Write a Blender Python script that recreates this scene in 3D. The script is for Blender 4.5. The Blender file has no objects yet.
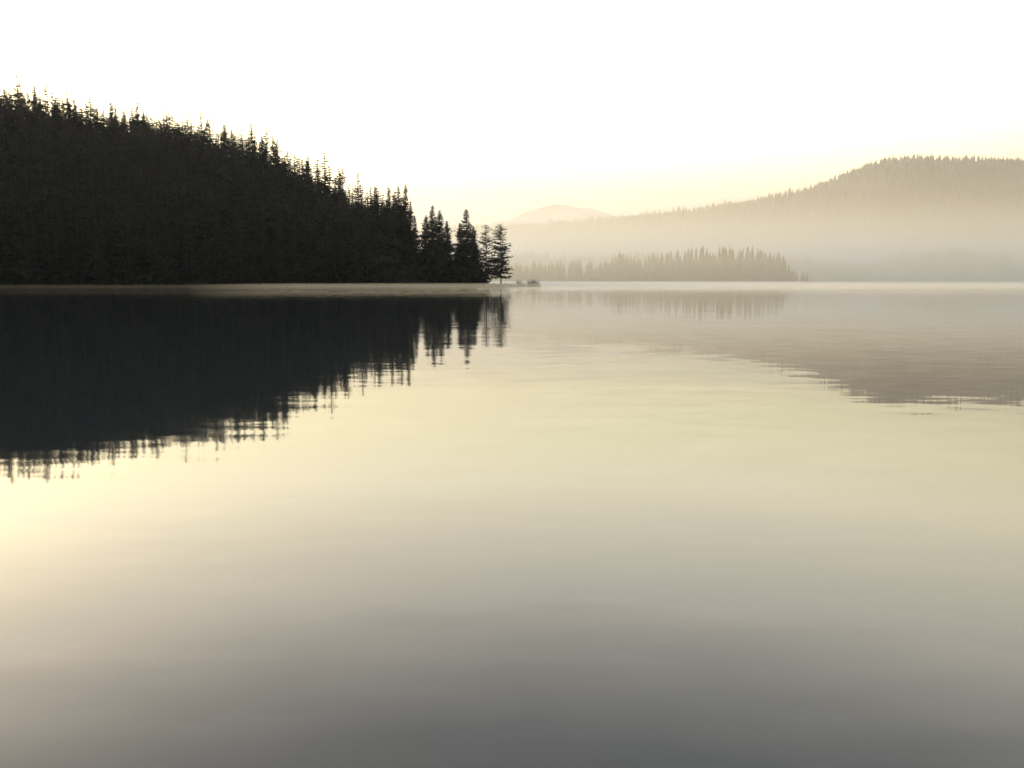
import bpy, math, random
import numpy as np
from mathutils import Vector, noise
import bmesh

rng = np.random.default_rng(7)
random.seed(7)
scene = bpy.context.scene
scene.view_settings.view_transform = 'Standard'
scene.view_settings.look = 'None'
scene.view_settings.exposure = 0
scene.view_settings.gamma = 1

SUN_AZ = math.radians(-40)   # measured from +Y, negative = left
SUN_EL = math.radians(11)
sun_dir = Vector((math.sin(SUN_AZ)*math.cos(SUN_EL), math.cos(SUN_AZ)*math.cos(SUN_EL), math.sin(SUN_EL)))

# ------------------------------------------------------------------ camera
cam_d = bpy.data.cameras.new("camera")
cam = bpy.data.objects.new("camera", cam_d)
scene.collection.objects.link(cam)
cam.location = (0, 0, 1.6)
cam.rotation_euler = (math.radians(90-7.41), 0, 0)
cam_d.lens = 28
cam_d.sensor_width = 36
cam_d.clip_start = 0.1
cam_d.clip_end = 60000
scene.camera = cam

# ------------------------------------------------------------------ helpers
def link(o):
    scene.collection.objects.link(o); return o

def mesh_from(name, V, F, mat, smooth=False, mat_idx=None, mats=None):
    V = np.asarray(V, dtype=np.float32); F = np.asarray(F, dtype=np.int32)
    me = bpy.data.meshes.new(name)
    k = F.shape[1]
    me.vertices.add(len(V)); me.vertices.foreach_set("co", V.ravel())
    me.loops.add(F.size); me.loops.foreach_set("vertex_index", F.ravel())
    me.polygons.add(len(F))
    me.polygons.foreach_set("loop_start", np.arange(0, F.size, k, dtype=np.int32))
    me.polygons.foreach_set("loop_total", np.full(len(F), k, dtype=np.int32))
    for m in (mats or [mat]): me.materials.append(m)
    if mat_idx is not None:
        me.polygons.foreach_set("material_index", np.asarray(mat_idx, dtype=np.int32))
    me.polygons.foreach_set("use_smooth", np.full(len(F), smooth))
    me.update(calc_edges=True)
    return link(bpy.data.objects.new(name, me))

def new_mat(name):
    m = bpy.data.materials.new(name); m.use_nodes = True
    nt = m.node_tree
    for n in list(nt.nodes):
        nt.nodes.remove(n)
    out = nt.nodes.new("ShaderNodeOutputMaterial")
    return m, nt, out

def noisy_mat(name, c1, c2, scale, rough=0.9, detail=4, bump=0.0, spec=0.2):
    m, nt, out = new_mat(name)
    p = nt.nodes.new("ShaderNodeBsdfPrincipled")
    p.inputs["Roughness"].default_value = rough
    p.inputs["Specular IOR Level"].default_value = spec
    g = nt.nodes.new("ShaderNodeNewGeometry")
    n = nt.nodes.new("ShaderNodeTexNoise"); n.inputs["Scale"].default_value = scale; n.inputs["Detail"].default_value = detail
    r = nt.nodes.new("ShaderNodeValToRGB")
    r.color_ramp.elements[0].position = .35; r.color_ramp.elements[1].position = .65
    r.color_ramp.elements[0].color = (*c1, 1); r.color_ramp.elements[1].color = (*c2, 1)
    nt.links.new(g.outputs["Position"], n.inputs["Vector"])
    nt.links.new(n.outputs["Fac"], r.inputs["Fac"])
    nt.links.new(r.outputs["Color"], p.inputs["Base Color"])
    if bump:
        b = nt.nodes.new("ShaderNodeBump"); b.inputs["Distance"].default_value = bump
        nt.links.new(n.outputs["Fac"], b.inputs["Height"]); nt.links.new(b.outputs["Normal"], p.inputs["Normal"])
    nt.links.new(p.outputs[0], out.inputs["Surface"])
    return m

M_fol = noisy_mat("conifer_needles", (0.014,0.030,0.024), (0.028,0.046,0.034), 0.35, 0.9, spec=0.05)
M_bark = noisy_mat("bark", (0.03,0.024,0.018), (0.07,0.055,0.045), 3.0, 0.95)
M_floor = noisy_mat("forest_floor", (0.02,0.022,0.014), (0.05,0.045,0.03), 0.5, 0.95)
M_far = noisy_mat("distant_woodland", (0.035,0.045,0.038), (0.055,0.065,0.055), 0.01, 0.95)
M_rock = noisy_mat("shore_rock_stone", (0.08,0.075,0.07), (0.2,0.19,0.17), 4.0, 0.8, bump=0.05)
M_mtn = noisy_mat("mountain_slopes", (0.06,0.08,0.06), (0.16,0.15,0.12), 0.003, 0.95)
M_reed = noisy_mat("reed_blades", (0.06,0.06,0.03), (0.1,0.09,0.045), 5.0, 0.8)

# ------------------------------------------------------------------ conifer generator
def conifer(h, rad, nb, ns, bare=0.06, droop=0.35, seed=0, power=0.85, spray=1.0, open_=0.0, trunk_r=None, point=0.62):
    r = np.random.default_rng(seed)
    tr = trunk_r or h*0.011
    S, R = 7, 7
    zs = np.linspace(0, h*0.98, S)
    lean = r.normal(0, 0.006*h, 2)
    V = []; F = []; MI = []
    for i, z in enumerate(zs):
        rr = tr*(1-z/h)**0.8+0.015
        for j in range(R):
            a = 2*math.pi*j/R
            V.append((rr*math.cos(a)+lean[0]*(z/h)**2, rr*math.sin(a)+lean[1]*(z/h)**2, z-0.4*(i==0)))
    for i in range(S-1):
        for j in range(R):
            a = i*R+j; b = i*R+(j+1)%R; c = a+R; d = b+R
            F.append((a,b,d)); F.append((a,d,c)); MI += [1,1]
    V = np.array(V); F = np.array(F)
    nl = max(8, nb//6)
    lev = r.integers(0, nl, nb)
    t = (lev + r.uniform(-0.22, 0.22, nb))/nl
    t = np.clip(t, 0, 1)
    z0 = h*(bare + (1-bare)*t)
    env = (1-t)**power * (0.88+0.2*np.sin(t*23+r.uniform(0,6)))
    env = env*np.minimum(1, (t+0.12)/0.2)**0.5
    az = r.uniform(0, 2*math.pi, nb)
    asym = 1+0.18*np.sin(az+r.uniform(0,6))+0.1*np.sin(2*az+r.uniform(0,6))
    L = rad*env*asym*r.uniform(0.55, 1.12, nb)+0.1
    if open_ > 0:
        L *= np.where(r.uniform(0,1,nb) < open_, 0.3, 1.0)
    up = 0.45*(t**2) - droop*(1-t)*r.uniform(0.6,1.3,nb)
    s = np.tile(np.linspace(0.12, 1.0, ns), (nb,1)) + r.uniform(-0.07,0.07,(nb,ns))
    d0 = np.stack([np.cos(az), np.sin(az), np.zeros(nb)], 1)
    tl = (z0/h)**2
    base = np.stack([lean[0]*tl, lean[1]*tl, z0], 1)
    P = base[:,None,:] + d0[:,None,:]*(s*L[:,None])[...,None]
    P[...,2] += up[:,None]*L[:,None]*(s - 0.35*s*s) + 0.12*L[:,None]*s**3
    n = nb*ns
    P = P.reshape(-1,3)
    AZ = np.repeat(az, ns) + r.choice([-1,1], n)*r.uniform(0.15,1.1,n)
    tt = np.repeat(t, ns)
    sl = spray*(0.16*np.repeat(L,ns)+0.30*(1-point*tt))*r.uniform(0.6,1.4,n)
    D = np.stack([np.cos(AZ), np.sin(AZ), -r.uniform(0.0,0.75,n)+0.35*tt], 1)*sl[:,None]
    W = np.stack([-np.sin(AZ), np.cos(AZ), r.uniform(-0.8,0.8,n)], 1)*(sl*r.uniform(0.22,0.42,n))[:,None]
    v = np.stack([P-W, P+W-D*0.1, P+D], 1).reshape(-1,3)
    f = np.arange(3*n).reshape(-1,3)+len(V)
    V = np.concatenate([V, v]); F = np.concatenate([F, f]); MI += [0]*n
    E = base + d0*(L*0.9)[:,None]; E[:,2] += up*L*0.6+0.08*L
    wv = np.stack([np.zeros(nb), np.zeros(nb), 0.03+0.012*L], 1)
    v2 = np.stack([base-wv, base+wv, E], 1).reshape(-1,3)
    f2 = np.arange(3*nb).reshape(-1,3)+len(V)
    V = np.concatenate([V, v2]); F = np.concatenate([F, f2]); MI += [1]*nb
    tip = np.array([[lean[0]-0.1, lean[1], h*0.92],[lean[0]+0.1, lean[1], h*0.92],[lean[0], lean[1], h*1.02]])
    F = np.concatenate([F, [[len(V), len(V)+1, len(V)+2]]]); V = np.concatenate([V, tip]); MI += [0]
    return V, F, np.array(MI)

def scatter_merge(name, templates, pts, heights, widths, mats):
    Vs, Fs, Ms = [], [], []; off = 0
    for i, p in enumerate(pts):
        V, F, MI, h0 = templates[rng.integers(len(templates))]
        a = rng.uniform(0, 6.283); ca, sa = math.cos(a), math.sin(a)
        s = heights[i]/h0; w = s*widths[i]
        q = np.empty_like(V)
        q[:,0] = (V[:,0]*ca - V[:,1]*sa)*w + p[0]
        q[:,1] = (V[:,0]*sa + V[:,1]*ca)*w + p[1]
        q[:,2] = V[:,2]*s + p[2]
        Vs.append(q); Fs.append(F+off); Ms.append(MI); off += len(V)
    return mesh_from(name, np.concatenate(Vs), np.concatenate(Fs), None, mat_idx=np.concatenate(Ms), mats=mats)

# ------------------------------------------------------------------ headland terrain
def shoreY(X):
    return np.interp(X, [-500,-300,-120,-60,-20,0,8], [60,118,170,188,201,207,213]) + 1.6*np.sin(X*0.11)+0.9*np.sin(X*0.31+1)
def ridge(X):
    return np.interp(X, [-500,-300,-190,-164,-135,-112,-102,-86,-69,-53,-36,-22,-8,6],
                        [50,47,43,40,36.5,33.5,31.5,30.5,29,24.5,14,4,1.2,0.3])
def fbm(x, y, s):
    return noise.fractal(Vector((x*s, y*s, 3.7)), 1.0, 2.0, 4)
def head_h(X, Y):
    d1 = Y-shoreY(X)
    d2 = (5-(Y-212)*0.35 - X)*0.9
    d = np.minimum(d1, d2)
    t = np.clip(d/82, 0, 1); t = t*t*(3-2*t)
    h = ridge(X)*t + 0.5*np.clip(d/2.5, -1.5, 1)+0.012*np.clip(d,0,60)
    back = np.clip((Y-300)/140, 0, 1)
    return h*(1-0.6*back), d

def terrain(name, x0,x1,nx,y0,y1,ny, fn, mat):
    xs = np.linspace(x0,x1,nx); ys = np.linspace(y0,y1,ny)
    X, Y = np.meshgrid(xs, ys)
    Z = fn(X, Y)
    V = np.stack([X,Y,Z], -1).reshape(-1,3)
    i = np.arange((ny-1)*nx).reshape(ny-1,nx)[:,:-1].ravel()
    F = np.stack([i,i+1,i+nx+1,i+nx],1)
    return mesh_from(name, V, F, mat, smooth=True)

def headfn(X, Y):
    Z, d = head_h(X, Y)
    N = np.array([fbm(a,b,0.06) for a,b in zip(X.ravel(),Y.ravel())]).reshape(X.shape)
    return Z + N*0.25*np.clip(d,0,10)/4
terrain("headland_terrain", -420, 14, 230, 70, 440, 180, headfn, M_floor)

tm = []
for k in range(12):
    h0 = 20
    V,F,MI = conifer(h0, rng.uniform(2.9,4.0), 190, 5, bare=rng.uniform(0.03,0.1), droop=rng.uniform(0.25,0.5), seed=100+k,
                     power=rng.uniform(0.75,1.0), spray=1.7, point=0.66)
    tm.append((V,F,MI,h0))
pts=[]; hs=[]; ws=[]
gx = np.arange(-235, 0, 4.0); gy = np.arange(110, 345, 4.0)
for x in gx:
    for y in gy:
        X = x+rng.uniform(-1.7,1.7); Y = y+rng.uniform(-1.7,1.7)
        if X/Y < -0.85: continue
        Z, d = head_h(np.array(X), np.array(Y))
        if d < 1.2: continue
        if X > -28-(Y-212)*0.13: continue
        if d > 125: continue
        hh = rng.normal(18.2, 2.1) + (3.0 if rng.uniform()<0.07 else 0)
        hh += np.interp(X, [-60,-36,-26],[0,1.5,3.0])
        if d < 8: hh *= rng.uniform(0.55,0.95)
        pts.append((X,Y,float(Z)-0.2)); hs.append(np.clip(hh,7,27)); ws.append(rng.uniform(0.9,1.3))
print("forest trees", len(pts))
scatter_merge("conifer_forest", tm, pts, hs, ws, [M_fol, M_bark])

def place(name, x, y, h, rad, bare, nb, ns, droop, seed, open_=0.0, spray=1.0, power=0.85, point=.62):
    V,F,MI = conifer(h, rad, nb, ns, bare=bare, droop=droop, seed=seed, open_=open_, spray=spray, power=power, point=point)
    o = mesh_from(name, V, F, None, mat_idx=MI, mats=[M_fol, M_bark])
    z,_ = head_h(np.array(float(x)), np.array(float(y)))
    o.location = (x, y, float(z)-0.15)
    return o
def PX(px, y): return (px-512)/796*y
for (px, dist, h, rad, seed) in [
    (378,224,23.0,3.8,17),(392,222,23.5,3.8,1),(401,217,24.5,3.8,2),(408,220,25,3.9,3),(412,214,21.0,3.2,4),
    (385,212,20,3.6,5),(397,211,15,3.2,6),(417,217,17,2.6,16),
    (428,217,17.8,4.0,7),(434,214,20.4,5.0,8),(441,218,19.4,4.8,9),(448,215,16.6,3.7,10),
    (461,216,16.0,3.4,11),(467.5,214,19.6,5.2,12),(474,218,15.4,3.7,13)]:
    place("spruce_tree", PX(px,dist), dist, h, rad, 0.03, 620, 7, 0.38, 40+seed, spray=1.35, power=0.82)
place("pine_tree", PX(486.5,214), 214, 15.6, 3.6, 0.13, 270, 9, 0.25, 61, open_=0.15, spray=1.0, power=0.58)
place("pine_tree", PX(501,213), 213, 16.0, 4.3, 0.13, 310, 9, 0.25, 62, open_=0.15, spray=1.0, power=0.52)

def shrub_mass(name, pts, seed):
    r = np.random.default_rng(seed); Vs=[]
    for (x,y,z,R) in pts:
        n = int(120*R)
        c = r.normal(0,1,(n,3)); c /= np.linalg.norm(c,axis=1)[:,None]; c *= (R*r.uniform(0.3,1,n)**0.5)[:,None]
        c[:,2] = np.abs(c[:,2])*0.8
        P = c+np.array([x,y,z])
        a = r.normal(0,0.14,(n,3)); b = r.normal(0,0.14,(n,3))
        Vs.append(np.stack([P,P+a,P+b],1).reshape(-1,3))
    V = np.concatenate(Vs); F = np.arange(len(V)).reshape(-1,3)
    return mesh_from(name, V, F, M_fol)
sp=[]
for x in np.arange(-170,-1,1.1):
    X = x+rng.uniform(-.4,.4); d = rng.uniform(0.8,3)
    Y = float(shoreY(X))+d
    sp.append((X,Y,0.3,rng.uniform(0.6,1.7) if X<-9 else rng.uniform(0.35,0.8)))
shrub_mass("shoreline_shrubs", sp, 5)

def rock(name, x, y, z, s, seed):
    bm = bmesh.new(); bmesh.ops.create_icosphere(bm, subdivisions=3, radius=1)
    for v in bm.verts:
        k = 1+0.35*noise.fractal(v.co*1.3+Vector((seed*7.1,0,0)), 1.0, 2.0, 3)
        v.co = Vector((v.co.x*s[0]*k, v.co.y*s[1]*k, v.co.z*s[2]*k))
    me = bpy.data.meshes.new(name); bm.to_mesh(me); bm.free(); me.materials.append(M_rock)
    for p in me.polygons: p.use_smooth = True
    o = link(bpy.data.objects.new(name, me)); o.location=(x,y,z); o.rotation_euler=(0,0,seed)
    return o
for i,(px,dist,w,hh) in enumerate([(505,208,1.2,.45),(511,210,1.0,.35),(517,211,.7,.4),(526,212,.6,.4),(535,212,.9,.55),(538,213,.5,.4)]):
    rock("shore_rock", PX(px,dist), dist, 0.0, (w,w*.7,hh), i+1)
def reeds(name, x, y, n, R, H, seed):
    r = np.random.default_rng(seed)
    b = np.stack([r.normal(0,R,n), r.normal(0,R*.5,n), np.zeros(n)],1)
    hgt = H*r.uniform(.5,1.1,n); t = b+np.stack([r.normal(0,.2,n),r.normal(0,.2,n),hgt],1)
    w = np.array([0.03,0,0])
    V = np.stack([b-w,b+w,t],1).reshape(-1,3)
    o = mesh_from(name, V, np.arange(3*n).reshape(-1,3), M_reed); o.location=(x,y,-0.05)
for i,px in enumerate([519,523,529,533,537]):
    reeds("reed_clump", PX(px,211), 211+rng.uniform(-1,1), 90, .4, rng.uniform(1.2,2.2), i)

# ------------------------------------------------------------------ distant land
def lowconifer(h, rad, tiers, seed):
    r = np.random.default_rng(seed); V=[];F=[]
    for t in range(tiers):
        z = h*(0.04+0.9*t/tiers); R = rad*(1-t/tiers)**0.85; zt = min(h, z+h*1.7/tiers)
        if t == tiers-1: zt = h
        n=7; b=len(V)
        for j in range(n):
            a=2*math.pi*j/n+r.uniform(-.2,.2); q=R*r.uniform(.55,1.2)
            V.append((q*math.cos(a),q*math.sin(a),z-h*0.03*r.uniform(0,2)))
        V.append((0,0,zt))
        for j in range(n): F.append((b+j,b+(j+1)%n,b+n))
    return np.array(V), np.array(F), np.zeros(len(F),int), h
lt = [lowconifer(20, random.uniform(3.0,4.6), 7, k) for k in range(6)]
lt2 = [lowconifer(20, random.uniform(3.0,4.5), 3, k) for k in range(6)]

def spitfn(xa, xb, ya, yb, H):
    def f(X,Y):
        ex = np.minimum(np.clip((X-xa)/40,-.3,1), np.clip((xb-X)/40,-.3,1))
        ey = np.minimum(np.clip((Y-ya)/15,-.3,1), np.clip((yb-Y)/15,-.3,1))
        return np.minimum(ex,ey)*H*(0.75+0.25*np.sin(X*0.02+ya))
    return f
fA = spitfn(-260, 266, 690, 770, 4)
terrain("wooded_spit_terrain", -280, 282, 120, 675, 790, 30, fA, M_floor)
fB = spitfn(-500, 1700, 1050, 1230, 14)
terrain("far_shore_terrain", -520, 1720, 200, 1035, 1250, 40, fB, M_floor)
pts=[];hs=[];ws=[]
for i in range(1000):
    X = rng.uniform(-240, 258); Y = rng.uniform(700,762)
    env = np.interp(X, [-240,0,60,85,98,112,135,160,200,232,248,258],[14,15,17,16,24,17,22,25,27,25,17,8])
    env *= 1+0.1*math.sin(X*0.35)
    pts.append((X,Y,float(fA(np.array(X),np.array(Y)))-0.5)); hs.append(env*rng.uniform(.55,1.15)); ws.append(rng.uniform(.85,1.3))
scatter_merge("distant_conifer_row", lt, pts, hs, ws, [M_fol])
pts=[];hs=[];ws=[]
for i in range(3000):
    X = rng.uniform(-300, 1000); Y = rng.uniform(1060,1215)
    env = 23+6*math.sin(X*0.013)+5*math.sin(X*0.031+2)
    pts.append((X,Y,float(fB(np.array(X),np.array(Y)))-0.5)); hs.append(max(8,env*rng.uniform(.65,1.15))); ws.append(rng.uniform(.9,1.2))
scatter_merge("far_shore_forest", lt, pts, hs, ws, [M_fol])

rp = [(200,238),(400,236),(510,231),(560,228),(600,225),(640,221),(700,213),(750,206),(800,197),(830,183),(860,171),(880,165),(900,166),(920,169),(950,171),(985,169),(1024,166),(1100,166),(1250,200),(1500,235),(1800,250)]
RX = [(p[0]-512)/796*2500 for p in rp]; RH = [(280.5-p[1])/796*2500 for p in rp]
def ridgefn(X,Y):
    H = np.interp(X, RX, RH)
    for s in (1,2): H = (H + np.interp(X-20*s,RX,RH)+np.interp(X+20*s,RX,RH))/3
    t = np.clip((Y-1300)/1200,0,1); t=t*t*(3-2*t)
    b = np.clip((Y-2600)/1200,0,1)
    N = np.array([fbm(a,c,0.0022) for a,c in zip(X.ravel(),Y.ravel())]).reshape(X.shape)
    N2 = np.array([noise.noise(Vector((a*0.012,c*0.004,5))) for a,c in zip(X.ravel(),Y.ravel())]).reshape(X.shape)
    rid = np.abs(np.array([noise.noise(Vector((a*0.0028,c*0.0014,9))) for a,c in zip(X.ravel(),Y.ravel())]).reshape(X.shape))
    near = np.sin(t*math.pi)
    return H*t*(1-b*0.8) + near*H*(0.22*N - 0.25*rid) + 2*np.clip((Y-1300)/100,-1,1) + N2*9*t
terrain("wooded_hills", -1600, 3600, 400, 1250, 3900, 130, ridgefn, M_far)
n=15000
X = rng.uniform(-350, 2200, n); Y = 1500+rng.uniform(0,1,n)**0.8*1120
Z = ridgefn(X,Y)
keep = Z>6
pts = np.stack([X,Y,Z-1.5],1)[keep]
hs = rng.uniform(9,19,len(pts))*np.where(rng.uniform(0,1,len(pts))<0.15,1.6,1); ws = rng.uniform(.7,1.1,len(pts))
scatter_merge("hillside_forest", lt2, pts, hs, ws, [M_far])

mp = [(380,236),(440,232),(480,226),(505,222),(525,214),(540,210),(556,209),(572,211),(590,211),(604,216),(625,221),(680,228),(760,238),(900,245)]
MX=[(p[0]-512)/796*8000 for p in mp]; MH=[(280.5-p[1])/796*8000 for p in mp]
def mtn(X,Y):
    H=np.interp(X,MX,MH)
    t=1-np.abs(Y-8000)/1800; t=np.clip(t,0,1)
    N=np.array([fbm(a,c,0.0013) for a,c in zip(X.ravel(),Y.ravel())]).reshape(X.shape)
    return H*t**0.9+N*60*t-20
terrain("mountain", -3000, 5500, 260, 6200, 9800, 90, mtn, M_mtn)

# ------------------------------------------------------------------ water
m, nt, out = new_mat("lake_water")
p = nt.nodes.new("ShaderNodeBsdfPrincipled")
p.inputs["Base Color"].default_value = (0.014,0.020,0.024,1)
p.inputs["Roughness"].default_value = 0.035
p.inputs["IOR"].default_value = 1.333
g = nt.nodes.new("ShaderNodeNewGeometry")
def slope_noise(scale_xyz, detail, kx, ky, rough=.5, loc=(0,0,0)):
    """wave slope field (dx,dy) from two noise channels"""
    mp_ = nt.nodes.new("ShaderNodeMapping"); mp_.inputs["Scale"].default_value = scale_xyz; mp_.inputs["Location"].default_value = loc
    n = nt.nodes.new("ShaderNodeTexNoise"); n.inputs["Scale"].default_value = 1; n.inputs["Detail"].default_value = detail; n.inputs["Roughness"].default_value = rough
    nt.links.new(g.outputs["Position"], mp_.inputs["Vector"]); nt.links.new(mp_.outputs[0], n.inputs["Vector"])
    s = nt.nodes.new("ShaderNodeVectorMath"); s.operation='SUBTRACT'; s.inputs[1].default_value=(.5,.5,.5)
    nt.links.new(n.outputs["Color"], s.inputs[0])
    k = nt.nodes.new("ShaderNodeVectorMath"); k.operation='MULTIPLY'; k.inputs[1].default_value=(kx,ky,0)
    nt.links.new(s.outputs[0], k.inputs[0])
    return k.outputs[0]
def vadd(a,b):
    n = nt.nodes.new("ShaderNodeVectorMath"); n.operation='ADD'
    nt.links.new(a,n.inputs[0])
    if isinstance(b,tuple): n.inputs[1].default_value=b
    else: nt.links.new(b,n.inputs[1])
    return n.outputs[0]
sep = nt.nodes.new("ShaderNodeSeparateXYZ"); nt.links.new(g.outputs["Position"], sep.inputs[0])
mr = nt.nodes.new("ShaderNodeMapRange"); mr.interpolation_type='SMOOTHSTEP'
nt.links.new(sep.outputs["Y"], mr.inputs["Value"])
mr.inputs["From Min"].default_value=95; mr.inputs["From Max"].default_value=175
mr.inputs["To Min"].default_value=0.0; mr.inputs["To Max"].default_value=1
sl = vadd(slope_noise((1.3,4.0,1), 2, 0.010, 0.026, loc=(13,7,0)), slope_noise((0.16,0.55,1), 2, 0.004, 0.009, loc=(31,5,0)))
farv = slope_noise((0.6,1.5,1), 2, 0.3, 0.9)
sc = nt.nodes.new("ShaderNodeVectorMath"); sc.operation='SCALE'
nt.links.new(farv, sc.inputs[0]); nt.links.new(mr.outputs[0], sc.inputs["Scale"])
sl = vadd(vadd(sl, sc.outputs[0]), (0,0,1))
nn = nt.nodes.new("ShaderNodeVectorMath"); nn.operation='NORMALIZE'; nt.links.new(sl, nn.inputs[0])
nt.links.new(nn.outputs[0], p.inputs["Normal"])
nt.links.new(p.outputs[0], out.inputs["Surface"])
xs=np.array([-20000,-1500,-300,-60,0,60,300,1500,20000.]); ys=np.array([-3000,-300,-20,0,20,100,300,1000,4000,25000.])
X,Y=np.meshgrid(xs,ys); V=np.stack([X,Y,X*0],-1).reshape(-1,3)
i=np.arange((len(ys)-1)*len(xs)).reshape(len(ys)-1,len(xs))[:,:-1].ravel()
mesh_from("lake_water", V, np.stack([i,i+1,i+len(xs)+1,i+len(xs)],1), m)

# ------------------------------------------------------------------ mist volumes
def mist(name, x0,x1,y0,y1,z0,z1, dens, col=(1,0.86,0.62), g_=0.4):
    bm=bmesh.new(); bmesh.ops.create_cube(bm,size=1)
    for v in bm.verts:
        v.co = Vector(((x0+x1)/2+v.co.x*(x1-x0),(y0+y1)/2+v.co.y*(y1-y0),(z0+z1)/2+v.co.z*(z1-z0)))
    me=bpy.data.meshes.new(name); bm.to_mesh(me); bm.free()
    mm, t, o = new_mat(name)
    s=t.nodes.new("ShaderNodeVolumeScatter"); s.inputs["Color"].default_value=(*col,1); s.inputs["Density"].default_value=dens; s.inputs["Anisotropy"].default_value=g_
    t.links.new(s.outputs[0], o.inputs["Volume"])
    me.materials.append(mm)
    return link(bpy.data.objects.new(name,me))
mist("mist", -6000,6000, 90,7100, 0.21,520, 0.00018, col=(.97,.95,1.0))
mist("mist", -5000,5000, 340,6000, 0.17,130, 0.00045)
mist("mist", -4000,4000, 330,798, 0.13,46, 0.0018)
mist("mist", -1200,1200, 430,799, 0.11,20, 0.0015)
mist("mist", -4000,4000, 800,5100, 0.12,84, 0.0009)
mist("mist", -4200,4200, 804,4900, 0.08,48, 0.0024)
mist("mist", -260,500, 125,660, 0.06,0.8, 0.0018)
mist("mist", -52,560, 128,650, 0.045,1.0, 0.009)

# ------------------------------------------------------------------ world + sun
w = bpy.data.worlds.new("World"); scene.world = w; w.use_nodes = True
w.cycles.sampling_method = 'MANUAL'; w.cycles.sample_map_resolution = 512
nt = w.node_tree
for n in list(nt.nodes): nt.nodes.remove(n)
out = nt.nodes.new("ShaderNodeOutputWorld")
sky = nt.nodes.new("ShaderNodeTexSky"); sky.sky_type='NISHITA'; sky.sun_disc=False
sky.sun_elevation=SUN_EL; sky.sun_rotation=SUN_AZ; sky.dust_density=2.0; sky.air_density=1.0
bg1 = nt.nodes.new("ShaderNodeBackground"); bg1.inputs["Strength"].default_value=0.05
nt.links.new(sky.outputs[0], bg1.inputs["Color"])
tc = nt.nodes.new("ShaderNodeTexCoord")
sp_ = nt.nodes.new("ShaderNodeSeparateXYZ"); nt.links.new(tc.outputs["Generated"], sp_.inputs[0])
ramp = nt.nodes.new("ShaderNodeValToRGB"); cr = ramp.color_ramp
K=4.3
stops=[(0.0,(1.03,0.71,0.38)),(0.06,(1.05,0.79,0.42)),(0.10,(1.15,0.95,0.53)),(0.135,(2.1,1.82,0.98)),(0.19,(3.05,2.75,1.65)),(0.25,(4.0,3.6,2.5)),(0.38,(4.1,3.8,3.2)),(0.52,(2.1,2.1,2.1)),(0.75,(1.6,1.5,1.35)),(1.0,(1.35,1.25,1.15))]
cr.elements[0].position=0; cr.elements[0].color=(*[c/K for c in stops[0][1]],1)
cr.elements[1].position=1.0; cr.elements[1].color=(*[c/K for c in stops[-1][1]],1)
for ps,c in stops[1:-1]:
    e=cr.elements.new(ps); e.color=(*[q/K for q in c],1)
nt.links.new(sp_.outputs["Z"], ramp.inputs["Fac"])
def dotn(v):
    d = nt.nodes.new("ShaderNodeVectorMath"); d.operation='DOT_PRODUCT'
    nt.links.new(tc.outputs["Generated"], d.inputs[0]); d.inputs[1].default_value=v
    return d.outputs["Value"]
ga = math.radians(-10)
mrr = nt.nodes.new("ShaderNodeMapRange"); mrr.interpolation_type='SMOOTHSTEP'
nt.links.new(dotn((math.sin(ga)*.97, math.cos(ga)*.97, 0.24)), mrr.inputs["Value"])
mrr.inputs["From Min"].default_value=-0.1; mrr.inputs["From Max"].default_value=1.0
mrr.inputs["To Min"].default_value=0.45; mrr.inputs["To Max"].default_value=K
bg2 = nt.nodes.new("ShaderNodeBackground")
nt.links.new(ramp.outputs[0], bg2.inputs["Color"]); nt.links.new(mrr.outputs[0], bg2.inputs["Strength"])
# aureole around the sun
mx = nt.nodes.new("ShaderNodeMath"); mx.operation='MAXIMUM'; nt.links.new(dotn(tuple(sun_dir)), mx.inputs[0]); mx.inputs[1].default_value=0
pw = nt.nodes.new("ShaderNodeMath"); pw.operation='POWER'; nt.links.new(mx.outputs[0], pw.inputs[0]); pw.inputs[1].default_value=8
ml = nt.nodes.new("ShaderNodeMath"); ml.operation='MULTIPLY'; nt.links.new(pw.outputs[0], ml.inputs[0]); ml.inputs[1].default_value=1.0
bg3 = nt.nodes.new("ShaderNodeBackground"); bg3.inputs["Color"].default_value=(1,.70,.42,1)
nt.links.new(ml.outputs[0], bg3.inputs["Strength"])
add = nt.nodes.new("ShaderNodeAddShader"); add2 = nt.nodes.new("ShaderNodeAddShader")
nt.links.new(bg1.outputs[0], add.inputs[0]); nt.links.new(bg2.outputs[0], add.inputs[1])
nt.links.new(add.outputs[0], add2.inputs[0]); nt.links.new(bg3.outputs[0], add2.inputs[1])
nt.links.new(add2.outputs[0], out.inputs["Surface"])

sd = bpy.data.lights.new("sun","SUN"); sd.energy=5; sd.angle=math.radians(0.5); sd.color=(1,0.74,0.44)
so = link(bpy.data.objects.new("sun", sd))
so.rotation_euler = sun_dir.to_track_quat('Z','Y').to_euler()
